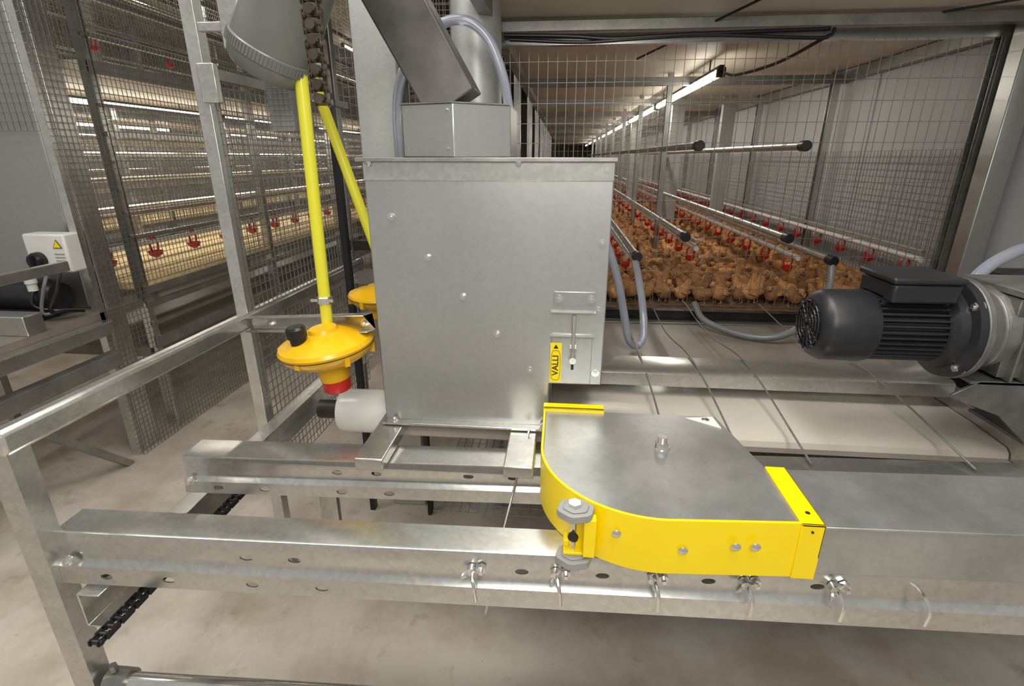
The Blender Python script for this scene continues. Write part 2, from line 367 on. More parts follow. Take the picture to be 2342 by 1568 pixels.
G().cyl((.408,.73,-.537),(.408,.73,-.5365),.004,10).obj('screw_hole',DARK,cw)
G().cyl((.212,.92,-.541),(.212,.92,-.539),.016,24).cyl((.212,.92,-.54),(.212,.92,-.528),.0135,6).cyl((.212,.92,-.53),(.212,.92,-.518),.009,16).obj('axle_nut',SHINY,cw)
G().prism([(.285,1.045),(.345,1.055),(.350,1.005)],-.5405,-.5385).obj('lid_tab',WHITE,cw,label='small pale triangular tab'); G().lathe([(.008,0),(.008,.002),(.004,.004),(0,.004)],(.325,1.038,-.5385),(0,0,1),16).obj('tab_screw',SHINY,cw)
kx,ky=.040,.722
G().box(kx-.020,kx+.022,ky-.016,ky+.03,-.632,-.626).box(kx-.020,kx+.022,ky-.016,ky+.03,-.562,-.556).box(kx+.012,kx+.032,ky-.024,ky-.006,-.628,-.553).box(kx-.020,kx-.012,ky-.018,ky+.004,-.612,-.600).obj('latch_bracket',YEL,cw,bevel=.0015)
def knob(z,h):
    pr=[]
    for k in range(6):
        for da in(-.14,.14):
            a=2*math.pi*k/6+da+.3; r=.0315; pr.append((kx-.002+r*math.cos(a),ky-.008+r*math.sin(a)*.8))
    return G().prism(pr,z,z+h).prism([(kx-.002+(x-kx+.002)*.7,ky-.008+(y-ky+.008)*.7) for x,y in pr],z+h,z+h+.003).obj('hexagonal_knob',GREYK,cw,bevel=.003,label='grey plastic hexagonal knob')
knob(-.555,.014); knob(-.650,.015)
G().cyl((kx-.004,ky-.006,-.645),(kx-.004,ky-.006,-.539),.005,12).cyl((kx-.004,ky-.006,-.538),(kx-.004,ky-.006,-.532),.011,6).obj('latch_bolt',SHINY,cw)
G().lathe([(.009,0),(.009,.004),(.004,.006),(.0,.006)],(kx-.004,ky-.012,-.596),(-.3,-1,0),12).obj('latch_screw',DARK,cw)
G().box(-.018,.10,1.079,1.10,-.642,-.548).obj('inlet_trough',GALVH,None,'short galvanised feed trough between hopper and corner housing','feed trough',bevel=.002)
pt=[(.426,.712),(1.4,.745),(1.4,.90),(.426,.865)]
tt=thing('feed_trough',(.9,.8,-.644),'long covered galvanised feed trough on the rails','feed trough')
G().prism(pt,-.642,-.551).obj('trough_body',LID,tt,bevel=.002)
G().prism([(.426,.708),(1.4,.741),(1.4,.904),(.426,.869)],-.551,-.546).obj('trough_lid',LID,tt,bevel=.001)
# ---------------------------------------------------------------- pressure regulators
def regulator(c,R,label,tilt,cap=True):
    c=Vector(c); e=thing('pressure_regulator',c+Vector((0,0,-.12)),label,'pressure regulator','water pressure regulators')
    k=R/.107; ax=Vector(tilt).normalized()
    prof=[(.034,-.085),(.036,-.05),(.055,-.042),(.085,-.030),(.102,-.014),(.106,-.004)]
    G().lathe([(r*k,z*k) for r,z in prof],c,ax,40).obj('lower_body',YEL2,e)
    prof=[(.106,-.004),(.108,.003),(.104,.011),(.080,.022),(.050,.030),(.034,.034),(.03,.042),(.0,.044)]
    G().lathe([(r*k,z*k) for r,z in prof],c,ax,40).obj('upper_body',YEL2,e)
    G().lathe([(.1065*k,-.0045*k),(.1075*k,-.0025*k)],c,ax,40).obj('seam',DARK,e)
    if cap: G().lathe([(.030*k,-.115*k),(.032*k,-.112*k),(.032*k,-.085*k)],c,ax,24).obj('bottom_cap',RED,e,label='red screw cap')
    if cap:
        kc=c+Vector((-.040*k,-.045*k,.012*k))
        pr=[(.018*k,0),(.018*k,.018*k),(.021*k,.020*k),(.022*k,.040*k),(.018*k,.045*k),(.0,.046*k)]
        G().lathe(pr,kc,ax,18).obj('vent_cap',BLACK,e,label='black ribbed vent cap')
    for a in range(6):
        q=c+Vector((math.cos(a*1.047+.3)*.1*k,math.sin(a*1.047+.3)*.1*k,-.012*k)); G().box(q.x-.006,q.x+.006,q.y-.006,q.y+.006,q.z-.012,q.z+.012,rz=a*1.047+.3).obj('clip',YEL2,e,bevel=.001)
    return e
r1=regulator((-.543,1.10,-.415),.110,'amber-yellow water pressure regulator with red cap',(-.10,-.06,1))
r2=regulator((-.560,1.50,-.40),.085,'amber-yellow pressure regulator partly behind the hopper',(.05,-.03,1),False)
G().cyl((-.555,1.14,-.385),(-.545,1.15,.38),.0135,20).obj('yellow_pipe',YELP,None,'straight bright yellow plastic pipe above the regulator','pipe')
G().cyl((-.52,1.50,-.36),(-.73,1.50,.36),.0145,20).obj('yellow_pipe',YELP,None,'slanted bright yellow plastic pipe behind the hopper','pipe')
G().cyl((-.585,1.135,-.318),(-.53,1.135,-.318),.004,10).lathe([(.0155,0),(.0175,.002),(.0175,.016),(.0155,.018)],(-.554,1.141,-.327),(0,0,1),20).obj('hose_clamp',SHINY,None,'small zinc hose clamp around the yellow pipe','clamp')
br=G().beam((-.885,1.36,-.475),(-.425,1.115,-.38),chan(.03,.042)).obj('regulator_bracket',GALV,None,'galvanised channel bracket holding the regulator','bracket',bevel=.002)
bolt(br,(-.80,1.312,-.435),(-.45,-1,0),.008,.008); bolt(br,(-.455,1.128,-.368),(-.45,-1,0),.008,.008)
# ---------------------------------------------------------------- white drive roller and belt
ro=thing('belt_roller',(-.62,1.27,-.71),'white plastic-covered belt roller under the hopper','belt roller')
G().lathe([(.040,0),(.056,.006),(.060,.018),(.060,.16),(.055,.17)],(-.60,1.25,-.665),(1,0,0),36).obj('roller_end',mat('milky_plastic',(.90,.89,.86),0,.25,.04,6,trans=.15),ro,bevel=.002,label='milky white roller cover')
G().cyl((-.66,1.25,-.665),(-.60,1.25,-.665),.026,20).obj('roller_hub',DARK,ro)
zt=-.652
prof=[(1.60,zt-.05),(1.19,zt-.05),(1.175,zt-.040),(1.168,zt-.022),(1.173,zt-.008),(1.185,zt),(1.30,zt+.006),(1.60,zt+.006)]
G().xprism(thick(prof,-.004),-.43,1.075).obj('conveyor_belt',WHITEB,None,'flat off-white plastic manure belt beneath the hopper','conveyor belt')
g=G().xprism(thick([(1.385,-.615),(1.385,-.580),(1.395,-.574),(1.50,-.574),(1.50,-.60)],.003),.02,1.075)
g.obj('cross_beam',GALV,None,'wide flat galvanised cross beam over the white belt','steel beam',group='table cross beams')
G().box(-.46,1.56,1.61,2.04,-.64,-.630).obj('belt_cover',BELTD,None,'dusty brown-grey belt surface between the cross beams','belt cover')
G().beam((-.60,2.05,-.70),(1.56,2.09,-.70),chan(.04,.075)).obj('cross_beam',GALV,None,'galvanised cross beam below the cage front','steel beam',group='table cross beams',bevel=.002)
G().bar((1.105,1.05,-.645),(1.105,2.0,-.645),.055,.07).obj('depth_rail',GALV,None,'galvanised channel rail beside the belt','steel rail',bevel=.003)
G().box(1.14,1.60,1.05,1.98,-.70,-.69).obj('side_tray',BELTD,None,'dusty steel tray beside the gear motor','tray')
G().box(.02,1.4,1.03,1.5,-.95,-.93).obj('drip_tray',DARK,None,'dark steel tray below the white belt','tray')
G().grid((-.3,1.06,-.84),(1,0,0),(0,1,0),1.9,.9,.022,.03,.0012).obj('wire_floor_mesh',WIRE,None,'fine wire mesh tray below the belt','wire mesh')
grp='thin pull cords over the belt'
for pts in([(.25,1.70,-.57),(.25,1.5,-.567),(.256,1.3,-.59),(.257,1.08,-.62)],
           [(.38,2.15,-.57),(.385,1.8,-.59),(.40,1.45,-.566),(.42,1.03,-.635)],
           [(.52,2.15,-.57),(.53,1.8,-.59),(.55,1.45,-.566),(.565,1.04,-.635)],
           [(.82,2.15,-.57),(.83,1.8,-.59),(.87,1.45,-.566),(.91,1.05,-.635)]):
    G().sweep(spline(pts,8),.0025,8).obj('pull_cord',GALVD,None,'thin dull steel cord stretched over the belt','cord',group=grp)
# ---------------------------------------------------------------- gear motor
mo=thing('gear_motor',(.85,1.2,-.62),'dark charcoal electric gear motor with cooling fins','electric motor')
MY,MZ=1.2,-.362
G().lathe([(.0,-.002),(.052,0),(.072,.010),(.081,.026),(.083,.108),(.080,.118)],(.575,MY,MZ),(1,0,0),40).obj('fan_cowl',MOTOR,mo)
g=G()
for rr in(.015,.028,.041,.054):
    g.sweep([(.5735,MY+rr*math.cos(a),MZ+rr*math.sin(a)) for a in [2*math.pi*k/24 for k in range(25)]],.0022,6,False)
for k in range(8):
    a=math.pi*k/8; g.cyl((.5735,MY-.06*math.cos(a),MZ-.06*math.sin(a)),(.5735,MY+.06*math.cos(a),MZ+.06*math.sin(a)),.0018,6)
g.obj('fan_grille',BLACK,mo)
pr=[]
for k in range(36):
    a0=2*math.pi*k/36
    for da,r in((0,.066),(.05,.077),(.10,.077),(.14,.066)): pr.append((r*math.cos(a0+da),r*math.sin(a0+da)))
G().xprism([(MY+a,MZ+b) for a,b in pr],.685,.845).obj('finned_housing',MOTOR,mo)
G().box(.70,.84,1.16,1.24,-.305,-.283).obj('box_base',MOTOR,mo)
tbx=G().box(.700,.835,1.130,1.260,-.292,-.250).obj('terminal_box',MOTOR,mo,bevel=.006)
G().box(.694,.841,1.125,1.265,-.250,-.236).obj('box_lid',MOTOR,tbx,bevel=.005)
G().lathe([(.072,0),(.088,.012),(.092,.028),(.110,.033),(.112,.046)],(.832,MY,MZ),(1,0,0),44).obj('end_shield',MOTOR,mo)
GB=mat('gearbox_alloy',(.22,.215,.20),.6,.45,.25,14,.25,rvar=.1)
g=G().lathe([(.114,0),(.114,.014),(.095,.018),(.088,.05),(.092,.055)],(.880,MY,MZ),(1,0,0),44)
g.lathe([(.092,0),(.098,.01),(.098,.24),(.09,.25)],(.935,1.21,-.362),(1,0,0),12).box(.95,1.20,1.125,1.29,-.45,-.275)
for k in range(8): g.box(.965+k*.030,.971+k*.030,1.108,1.30,-.455,-.270)
g.box(.945,1.21,1.115,1.295,-.272,-.258)
g.lathe([(.060,0),(.060,.022),(.045,.024),(.040,.037),(.02,.038)],(1.04,1.115,-.37),(0,-1,0),36)
for a in range(6): g.cyl((1.04+.05*math.cos(a*1.047),1.095,-.37+.05*math.sin(a*1.047)),(1.04+.05*math.cos(a*1.047),1.085,-.37+.05*math.sin(a*1.047)),.007,6)
g.obj('gearbox',GB,mo,bevel=.002)
for a in(.8,2.4,3.9,5.5): bolt(mo,(.877,MY+.10*math.cos(a),MZ+.10*math.sin(a)),(-1,0,0),.010,.016)
v=[(.92,-.458),(1.2,-.458),(1.22,-.605),(1.05,-.605),(.98,-.54),(.87,-.50),(.87,-.492)]
G().yprism(v,1.12,1.128).box(.90,1.2,1.12,1.29,-.466,-.459).box(1.05,1.24,1.12,1.29,-.61,-.602).obj('mounting_foot',GB,mo,bevel=.001)
jb=thing('drive_box',(1.30,1.5,-.6),'dark steel drive box with a yellow lid','machine box')
G().box(1.20,1.55,1.40,1.58,-.60,-.295).obj('box_body',DARK,jb,bevel=.003)
G().box(1.21,1.54,1.395,1.43,-.295,-.289).obj('box_lid',YEL,jb,bevel=.001)
G().box(1.17,1.4,1.32,1.36,-.60,-.31).obj('side_plate',GALVD,None,'galvanised mounting plate beside the gear motor','steel plate',bevel=.002)
# ---------------------------------------------------------------- hoses on right
onepiece(G().sweep(spline([(.10,1.70,-.18),(.15,1.70,-.27),(.19,1.70,-.38),(.215,1.70,-.48),(.24,1.70,-.58),(.27,1.71,-.612),(.295,1.73,-.58),(.295,1.80,-.50),(.29,1.92,-.42),(.285,2.0,-.375)],8),.0135,14),'water_hose',HOSE,'clear bluish water hose hanging in a U loop','hose',group='water hoses')
onepiece(G().sweep(spline([(.53,2.03,-.54),(.56,1.96,-.59),(.67,1.86,-.612),(.78,1.82,-.60),(.88,1.85,-.55),(.97,1.93,-.45),(.99,1.98,-.37)],8),.012,14),'water_hose',HOSEG,'grey translucent water hose curving to the drinker pipe','hose',group='water hoses')
onepiece(G().sweep(spline([(1.00,1.35,-.34),(1.04,1.37,-.27),(1.12,1.40,-.225),(1.25,1.45,-.19),(1.38,1.50,-.10),(1.50,1.55,.02),(1.56,1.6,.14)],8),.015,14),'water_hose',HOSE,'clear bluish hose rising behind the gear motor','hose',group='water hoses')
# ---------------------------------------------------------------- cage row (right)
cg='cage frame posts'
for i in range(9):
    y=2.2+1.2*i
    for x in(-.27,1.545):
        G().beam((x,y,-1.40),(x,y,.46),chan(.04,.04)).obj('cage_post',GALV if i else GALVD,None,'galvanised channel post of the cage row','steel post',group=cg)
    if i: G().beam((.62,y,-.60),(.62,y,.46),chan(.03,.03)).obj('cage_post',GALVD,None,'galvanised channel post of the cage row','steel post',group=cg)
    G().bar((-.27,y,.415),(1.58,y,.415),.035,.045).obj('ceiling_crossbar',GALVD if i%2 else GALV,None,'galvanised crossbar below the upper tier','steel beam',group='cage crossbars')
for x,y in((.92,4.7),(1.32,4.7),(.80,6.4)):
    G().box(x-.05,x+.05,y,y+.06,-.60,.46).obj('partition_panel',PALE,None,'narrow pale galvanised partition panel in the cage','panel',group='cage partition panels')
for x in(-.25,1.56):
    G().bar((x,1.5,.43),(x,12,.43),.04,.05).obj('longitudinal_beam',GALVD,None,'long galvanised beam under the upper tier','steel beam',group='cage long beams')
G().bar((-.25,2.08,.430),(1.58,2.08,.430),.04,.036).obj('front_lintel',GALVD,None,'galvanised lintel beam above the cage front','steel beam',bevel=.003)
G().box(-.28,1.598,1.45,23.9,.46,.49).obj('upper_tier_panel',CREAM,None,'cream underside panel of the upper tier','panel')
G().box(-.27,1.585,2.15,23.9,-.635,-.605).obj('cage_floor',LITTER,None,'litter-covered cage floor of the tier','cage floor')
G().beam((-.27,2.12,-.63),(1.59,2.12,-.63),chan(.03,.04)).obj('cage_sill',DARK,None,'dark steel sill along the cage front','steel beam')
G().box(1.50,1.575,2.08,2.15,-1.40,.46).obj('cage_post',GALVH,None,'broad galvanised end post beside the cage','steel post',bevel=.004)
G().box(1.60,2.4,1.88,1.93,-1.40,.9).obj('sheet_panel',GALVH,None,'large galvanised sheet panel beside the cage end','steel panel',bevel=.004)
G().bar((1.40,1.55,.42),(2.5,1.75,.42),.05,.05).obj('overhead_angle',GALVD,None,'galvanised overhead angle beam','steel beam')
G().bar((1.63,1.86,-1.40),(1.63,1.86,.5),.03,.04).obj('panel_edge_strip',GALV,None,'vertical galvanised strip on the sheet panel','steel strip')
G().grid((-.25,2.19,-.59),(1,0,0),(0,0,1),1.76,1.0,.036,.07,.0014).obj('wire_mesh_panel',WIRE,None,'large wire mesh grille across the cage front','wire mesh')
for i in range(6):
    y=2.2+1.2*i
    G().grid((1.535,y,-.59),(0,1,0),(0,0,1),1.2,.62,.03,.03,.0013).obj('wire_mesh_panel',WIRE,None,'wire mesh side panel in front of the grey wall','wire mesh',group='cage side mesh')
    G().grid((.60,y+1.2,-.3),(0,1,0),(0,0,1),1.2,.7,.05,.05,.0013).obj('wire_mesh_panel',WIRE,None,'wire mesh divider inside the cage row','wire mesh',group='cage divider mesh')
G().grid((-.20,4.62,-.35),(1,0,0),(0,0,1),1.1,.75,.04,.05,.0015).obj('wire_mesh_panel',WIRE,None,'wire mesh gate inside the cage row','wire mesh')
for x,z,y0 in((.485,.04,2.05),(.84,.038,2.02),(.48,-.29,2.08),(.85,-.286,2.05),(.99,-.355,1.98),(.29,-.355,2.0)):
    e=thing('perch_pipe',(x,6,z-.02),'long round galvanised perch pipe with black end cap','pipe','perch pipes with black caps')
    G().cyl((x,y0,z),(x,11,z),.0135,14).obj('pipe',GALVH,e)
    G().cyl((x,y0-.012,z),(x,y0+.03,z),.0185,18).obj('end_cap',BLACK,e,bevel=.002)
def cupmesh(sc=1):
    g=G()
    pts=spline([(-.016,0,0),(-.019,0,.035),(0,0,.055),(.019,0,.035),(.016,0,0)],5)
    g.sweep([Vector(p)*sc for p in pts],.0045*sc,6)
    g.lathe([(.006*sc,-.022*sc),(.022*sc,-.012*sc),(.027*sc,.004*sc),(.024*sc,.004*sc),(.012*sc,-.008*sc)],(0,0,0),(0,0,1),14)
    return g
def drinker(x,z,y0,y1,lab,n,step,off=.0,rot=0,sc=1,carrier=True):
    e=thing('drinker_line',(x,(y0+y1)/2,z-.08),lab,'drinker line','nipple drinker lines')
    G().cyl((x,y0,z),(x,y1,z),.012,12).obj('water_pipe',WHITE,e)
    if carrier: G().cyl((x,y0,z+.032),(x,y1,z+.032),.009,8).obj('carrier_tube',GALVH,e)
    c=None
    for i in range(n):
        yy=y0+.1+i*step
        if c is None:
            g=cupmesh(sc)
            if rot: g.v=[Matrix.Rotation(rot,3,'Z')@p for p in g.v]
            g.v=[p+Vector((x+off,yy,z-.055)) for p in g.v]; c=g.obj('drinker_cup',RED,e,label='red plastic drinker cup with hanger'); ref=yy
        else: copy(c,(0,yy-ref,0),e)
drinker(.99,-.395,2.25,13,'white drinker pipe with red cups above the chicks',30,.27,sc=.9,carrier=False)
drinker(1.47,-.395,2.25,13,'white drinker pipe with red cups beside the wall',30,.27,sc=.9)
drinker(.29,-.395,2.25,13,'white drinker pipe with red cups above the chicks',30,.27,sc=.9,carrier=False)
drinker(.62,-.395,2.45,13,'white drinker pipe with red cups along the cage centre',30,.27,sc=.9)
def tube(x,z,ys,L,grp,energy=6,top=.1,r=.014):
    for y in ys:
        e=thing('tube_light',(x,y+L/2,z-.02),'glowing fluorescent tube light under the tier','tube light',grp)
        G().cyl((x,y,z),(x,y+L,z),r,10).obj('tube',TUBE,e)
        G().box(x-.018,x+.018,y-.03,y,z-.02,z+.02).box(x-.018,x+.018,y+L,y+L+.02,z-.02,z+.02).box(x-.012,x+.012,y-.03,y+L+.02,z+r,z+r+.012).box(x-.003,x+.003,y+.2,y+.206,z+r,z+top).box(x-.003,x+.003,y+L-.2,y+L-.194,z+r,z+top).obj('fixture',DARK,e)
        ld=bpy.data.lights.new('tube_glow','AREA'); ld.shape='RECTANGLE'; ld.size=.06; ld.size_y=L; ld.energy=energy; ld.color=(1,.94,.84)
        lo=bpy.data.objects.new('tube_glow',ld); COL.objects.link(lo); lo.location=(x,y+L/2,z+H-.025)
tube(.72,.375,[2.8,4.6,6.4,8.2,10,12,14.5,17],1.7,'cage tube lights',5,top=.085,r=.018)
onepiece(G().sweep(spline([(-.22,2.04,.400),(.0,2.04,.393),(.15,2.04,.383),(.3,2.04,.388),(.5,2.04,.393),(.8,2.04,.398),(.86,2.04,.400)],8),.007,10),'black_cable',BLACK,'black cable strung under the upper beam','cable')
onepiece(G().sweep(spline([(-.20,2.04,.386),(.05,2.04,.374),(.25,2.04,.382),(.48,2.04,.388),(.80,2.03,.372),(.86,2.03,.378),(.87,2.03,.40)],8),.006,10),'black_cable',BLACK,'second black cable below the upper beam','cable')
onepiece(G().sweep(spline([(.86,2.04,.38),(.80,2.3,.34),(.74,2.6,.34),(.72,2.77,.375)],8),.006,8),'lamp_cord',BLACK,'black cord feeding the tube light','cable')
onepiece(G().cyl((.62,1.75,.455),(.30,2.55,.40),.004,8),'tie_wire',DARK,'thin dark tie wire under the tier panel','rod')
onepiece(G().cyl((1.55,1.75,.45),(.95,2.3,.44),.004,8),'tie_wire',DARK,'thin dark tie wire under the tier panel','rod')
# ---------------------------------------------------------------- chicks
def chickgeo(seg,n=3,s=1.0):
    P=[(0,-.060,.062),(0,-.045,.056),(0,-.025,.046),(0,.0,.043),(0,.022,.050),(0,.036,.068),(0,.044,.086),(0,.054,.093),(0,.065,.090)]
    R=[.003,.014,.030,.036,.031,.019,.0155,.0165,.006]
    g=G(); pp=[Vector(p)*s for p in P]; g.sweep(pp,[r*s for r in R],seg); return g
base=chickgeo(10)
rnd=random.Random(5)
pos=[]
y=2.28
while len(pos)<298:
    x=.05+rnd.uniform(0,.04)
    while x<1.49 and len(pos)<298:
        pos.append((x+rnd.uniform(-.015,.015),y+rnd.uniform(-.025,.025))); x+=.078
    y+=.088
ylast=y
src=base.obj('chick',CHICK,None,'fluffy golden-brown young chick standing in the crowd','chick',group='brown chicks in the cage')
sm=src.modifiers.new('s','SUBSURF'); sm.levels=1; sm.render_levels=1
parts=[G().sweep([(0,.066,.090),(0,.078,.087)],[.0042,.0008],6).obj('beak',BEAK,None)]
for sx in(-1,1):
    parts.append(G().sweep([(sx*.014,.0,.016),(sx*.014,-.003,.004),(sx*.014,-.001,.001),(sx*.014,.016,.001)],[.0028,.0025,.0025,.0015],5).obj('leg',BEAK,None))
    parts.append(G().sweep([(sx*.030,.018,.052),(sx*.036,.0,.050),(sx*.033,-.022,.048),(sx*.022,-.045,.052)],[.006,.010,.009,.002],6).obj('wing',CHICK,None))
    parts.append(G().sweep([(sx*.0135,.056,.096),(sx*.0172,.057,.0965)],[.0028,.001],6).obj('eye',BLACK,None))
b0=src.location.copy(); rel=[(p,p.location-b0) for p in parts]
Z0=-.605+H
for i,(x,y) in enumerate(pos):
    o=src if i==0 else src.copy()
    if i: COL.objects.link(o)
    sc=rnd.uniform(.82,1.08); a=rnd.uniform(0,6.28)
    o.location=(x,y,Z0+.010*sc); o.scale=(sc,)*3; o.rotation_euler=(rnd.uniform(-.25,.15),0,a)
    if i<80:
        for p,off in rel:
            c=p.copy(); COL.objects.link(c); c.parent=o; c.location=off
    WL[o.name]=o.location.copy()
for p in parts: bpy.data.objects.remove(p)
y=ylast
g=G()
while y<13:
    x=.0
    st_=.080 if y<7 else .12
    while x<1.48:
        c=chickgeo(6,s=rnd.uniform(.85,1.1)); R=Matrix.Rotation(rnd.uniform(0,6.28),3,'Z'); t=Vector((x+rnd.uniform(-.02,.02),y+rnd.uniform(-.03,.03),-.60))
        g.add([R@p+t for p in c.v],c.f); x+=st_
    y+=st_+.01
g.obj('chick_crowd',CHICK,None,'dense crowd of brown chicks further down the cage','chicks',kind='stuff',group='brown chicks in the cage')
# ---------------------------------------------------------------- mesh panels near left post
P2=G().beam((-.905,1.37,-1.40),(-.905,1.37,.9),chan(.036,.036)).obj('frame_post',GALV,None,'tall galvanised channel post at the end of the handrail','steel post',bevel=.002)
G().box(-.915,-.87,1.355,1.375,.13,.22).obj('post_sleeve',GALV,P2,bevel=.002)
G().grid((-.90,1.40,-1.0),(0,1,0),(0,0,1),.82,1.20,.026,.028,.0015).obj('wire_mesh_panel',WIRE,None,'fine wire mesh guard beside the handrail','wire mesh')
G().bar((-.90,1.4,.20),(-.90,2.25,.20),.025,.025).obj('mesh_top_rail',GALVD,None,'galvanised top rail of the mesh guard','steel rail')
for x in(-.93,-.70):
    G().beam((x,2.23,-1.40),(x,2.23,1.3),chan(.035,.035)).obj('frame_post',GALVD,None,'galvanised channel post behind the mesh guard','steel post')
G().beam((-.745,1.75,-1.4),(-.745,1.75,.9),chan(.02,.03)).obj('black_upright',BLACK,None,'narrow black upright beside the sheet column','steel post')
G().grid((-.90,2.24,-.6),(1,0,0),(0,0,1),.60,1.7,.025,.035,.0014).obj('wire_mesh_panel',WIRE,None,'wire mesh end panel behind the yellow pipes','wire mesh')
G().grid((-.90,2.9,-1.2),(1,0,0),(0,0,1),.62,2.3,.03,.03,.0015).obj('wire_mesh_panel',WIRE,None,'second wire mesh panel deeper in the row end','wire mesh')
G().bar((-.93,2.2,-.50),(-.28,2.2,-.50),.04,.06).obj('cross_beam',GALVD,None,'galvanised beam across the mesh end panel','steel beam',group='table cross beams')
G().bar((-.93,2.2,-.36),(-.28,2.2,-.36),.04,.04).obj('cross_beam',DARK,None,'dark beam across the mesh end panel','steel beam',group='table cross beams')
G().bar((-.70,1.36,-.46),(-.43,1.36,-.46),.03,.04).obj('cross_beam',GALVD,None,'short galvanised beam behind the regulator','steel beam',group='table cross beams')
# grey elbow duct
ed=thing('elbow_duct',(-.55,1.12,.15),'smooth grey plastic elbow duct with a ribbed clamp band','duct')
A=Vector((-.628,1.16,.172)); B=Vector((-.478,1.12,.412)); dd=(B-A).normalized()
K=.76
G().lathe([(.0,-.006),(.088*K,-.004),(.104*K,.010),(.108*K,.03),(.106*K,.1),(.104*K,.2),(.104*K,.45)],A,dd,48).obj('duct_body',GREYP,ed)
g=G().lathe([(.109*K,.026),(.112*K,.028),(.112*K,.048),(.109*K,.050)],A,dd,48)
_,s_,u_=frame(dd)
for k in range(72):
    a=2*math.pi*k/72; c=A+dd*.038+(s_*math.cos(a)+u_*math.sin(a))*.113*K; g.cyl(c-dd*.009,c+dd*.009,.0016,5)
g.obj('clamp_band',GREYP,ed)
for a in(3.6,4.6): 
    n_=(s_*math.cos(a)+u_*math.sin(a)); bolt(ed,A+dd*.075+n_*.106*K,n_,.007,.005)
G().box(-.70,-.64,1.28,1.36,.06,.20).grid((-.70,1.275,.06),(1,0,0),(0,0,1),.06,.14,.012,.012,.001).obj('sensor_cage',GALVD,None,'small mesh-covered box below the elbow duct','metal box')
G().box(-.80,-.74,1.30,1.34,.24,.34).box(-.87,-.74,1.32,1.335,.28,.30).obj('duct_bracket',GALV,None,'zinc bracket fixing the elbow duct to the post','bracket',bevel=.002)
# ---------------------------------------------------------------- neighbour cage rows
def row(xf,xb,ybeg,bays,meshbays,pitch):
    for (z0,z1,m,lab) in((-.62,-.585,LITY,'pale litter-covered cage floor of the neighbouring row'),(.36,.40,CREAM,'upper tier floor panel of the neighbouring row'),(1.40,1.44,CREAM,'top tier floor panel of the neighbouring row')):
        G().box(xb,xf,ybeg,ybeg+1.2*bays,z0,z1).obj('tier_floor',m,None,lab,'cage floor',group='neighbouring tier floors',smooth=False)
    G().box(xb,xf-.02,ybeg,ybeg+1.2*bays,-.98,-.93).obj('manure_belt',BELTD,None,'dark manure belt under the neighbouring cage tier','belt')
    for z,h,m in((-.625,.035,GALV),(-.70,.03,GALVD),(-.90,.06,GALVD),(-.80,.02,GALVD),(.37,.05,GALVD),(-.36,.012,GALV),(-.25,.012,GALV),(-.15,.015,GALV),(-.02,.012,GALV),(.10,.02,GALV),(.22,.015,GALVD),(.50,.02,GALV),(.66,.02,GALVD),(.82,.02,GALV),(1.05,.02,GALVD)):
        G().bar((xf+.005,ybeg,z),(xf+.005,ybeg+1.2*bays,z),.02,h).obj('tier_edge_beam',m,None,'long galvanised beam along the cage tier edge','steel beam',group='neighbouring tier beams')
    for x,z in((xf-.35,-.30),(xf-.55,-.12),(xf-.35,.08),(xf-.7,-.3),(xf-.6,.20),(xf-.75,.02),(xf-.3,.75),(xf-.6,.9)):
        if x>xb: G().cyl((x,ybeg+.05,z),(x,ybeg+1.2*bays,z),.014,8).obj('perch_pipe',GALV,None,'long galvanised perch pipe in the neighbouring row','pipe',group='neighbouring perch pipes')
    p0=None;mp=None
    for i in range(bays+1):
        for x in(xf,xb):
            if p0 is None: p0=G().beam((x,ybeg,-1.40),(x,ybeg,1.9),chan(.04,.04)).obj('cage_post',GALV,None,'galvanised post of the neighbouring cage row','steel post',group='neighbouring cage posts'); X=x
            else: copy(p0,(x-X,1.2*i,0))
    for xx in(xf+.025,xb+.02):
        for i in range(meshbays):
            if mp is None: mp=G().grid((xf+.025,ybeg,-.58),(0,1,0),(0,0,1),1.2,1.98,pitch,pitch*1.2,.0016).obj('wire_mesh_panel',WIRE,None,'wire mesh side panel of the neighbouring cage row','wire mesh',group='neighbouring side mesh')
            else: copy(mp,(xx-xf-.025,1.2*i,0))
row(-2.07,-3.05,2.33,12,6,.026)
row(-4.0,-5.0,1.5,12,5,.038)
G().grid((-2.045,2.06,-1.40),(0,1,0),(0,0,1),.27,3.2,.024,.026,.0016).obj('wire_mesh_panel',WIRE,None,'narrow full-height wire mesh strip at the row end','wire mesh')
G().grid((-2.045,2.34,-1.40),(0,1,0),(0,0,1),1.2,.42,.026,.028,.0014).obj('wire_mesh_panel',WIRE,None,'low wire mesh panel reaching the floor','wire mesh')
G().beam((-2.06,2.05,-1.40),(-2.06,2.05,1.9),chan(.035,.03)).obj('frame_post',GALV,None,'galvanised channel post at the neighbouring row end','steel post')
G().grid((-3.05,2.06,.10),(1,0,0),(0,0,1),1.0,1.6,.028,.035,.0016).obj('wire_mesh_panel',WIRE,None,'wire mesh across the neighbouring row end','wire mesh')
drinker(-2.19,-.425,2.2,13,'white drinker pipe with red cups in the neighbouring row',30,.31,rot=math.pi/2,sc=1.4)
drinker(-2.25,.55,2.5,13,'upper white drinker pipe with red cups in the neighbouring row',16,.5,rot=math.pi/2,sc=.8)
tube(-2.75,.30,[2.6,4.3,6.0,8.0,10.5],1.4,'neighbouring tube lights',8,top=.06)
tube(-4.6,.30,[2.6,4.6,7.0,9.5],1.5,'far row tube lights',9,top=.06)
tube(-2.75,1.30,[2.6,4.6,7],1.4,'neighbouring tube lights',6,top=.1)
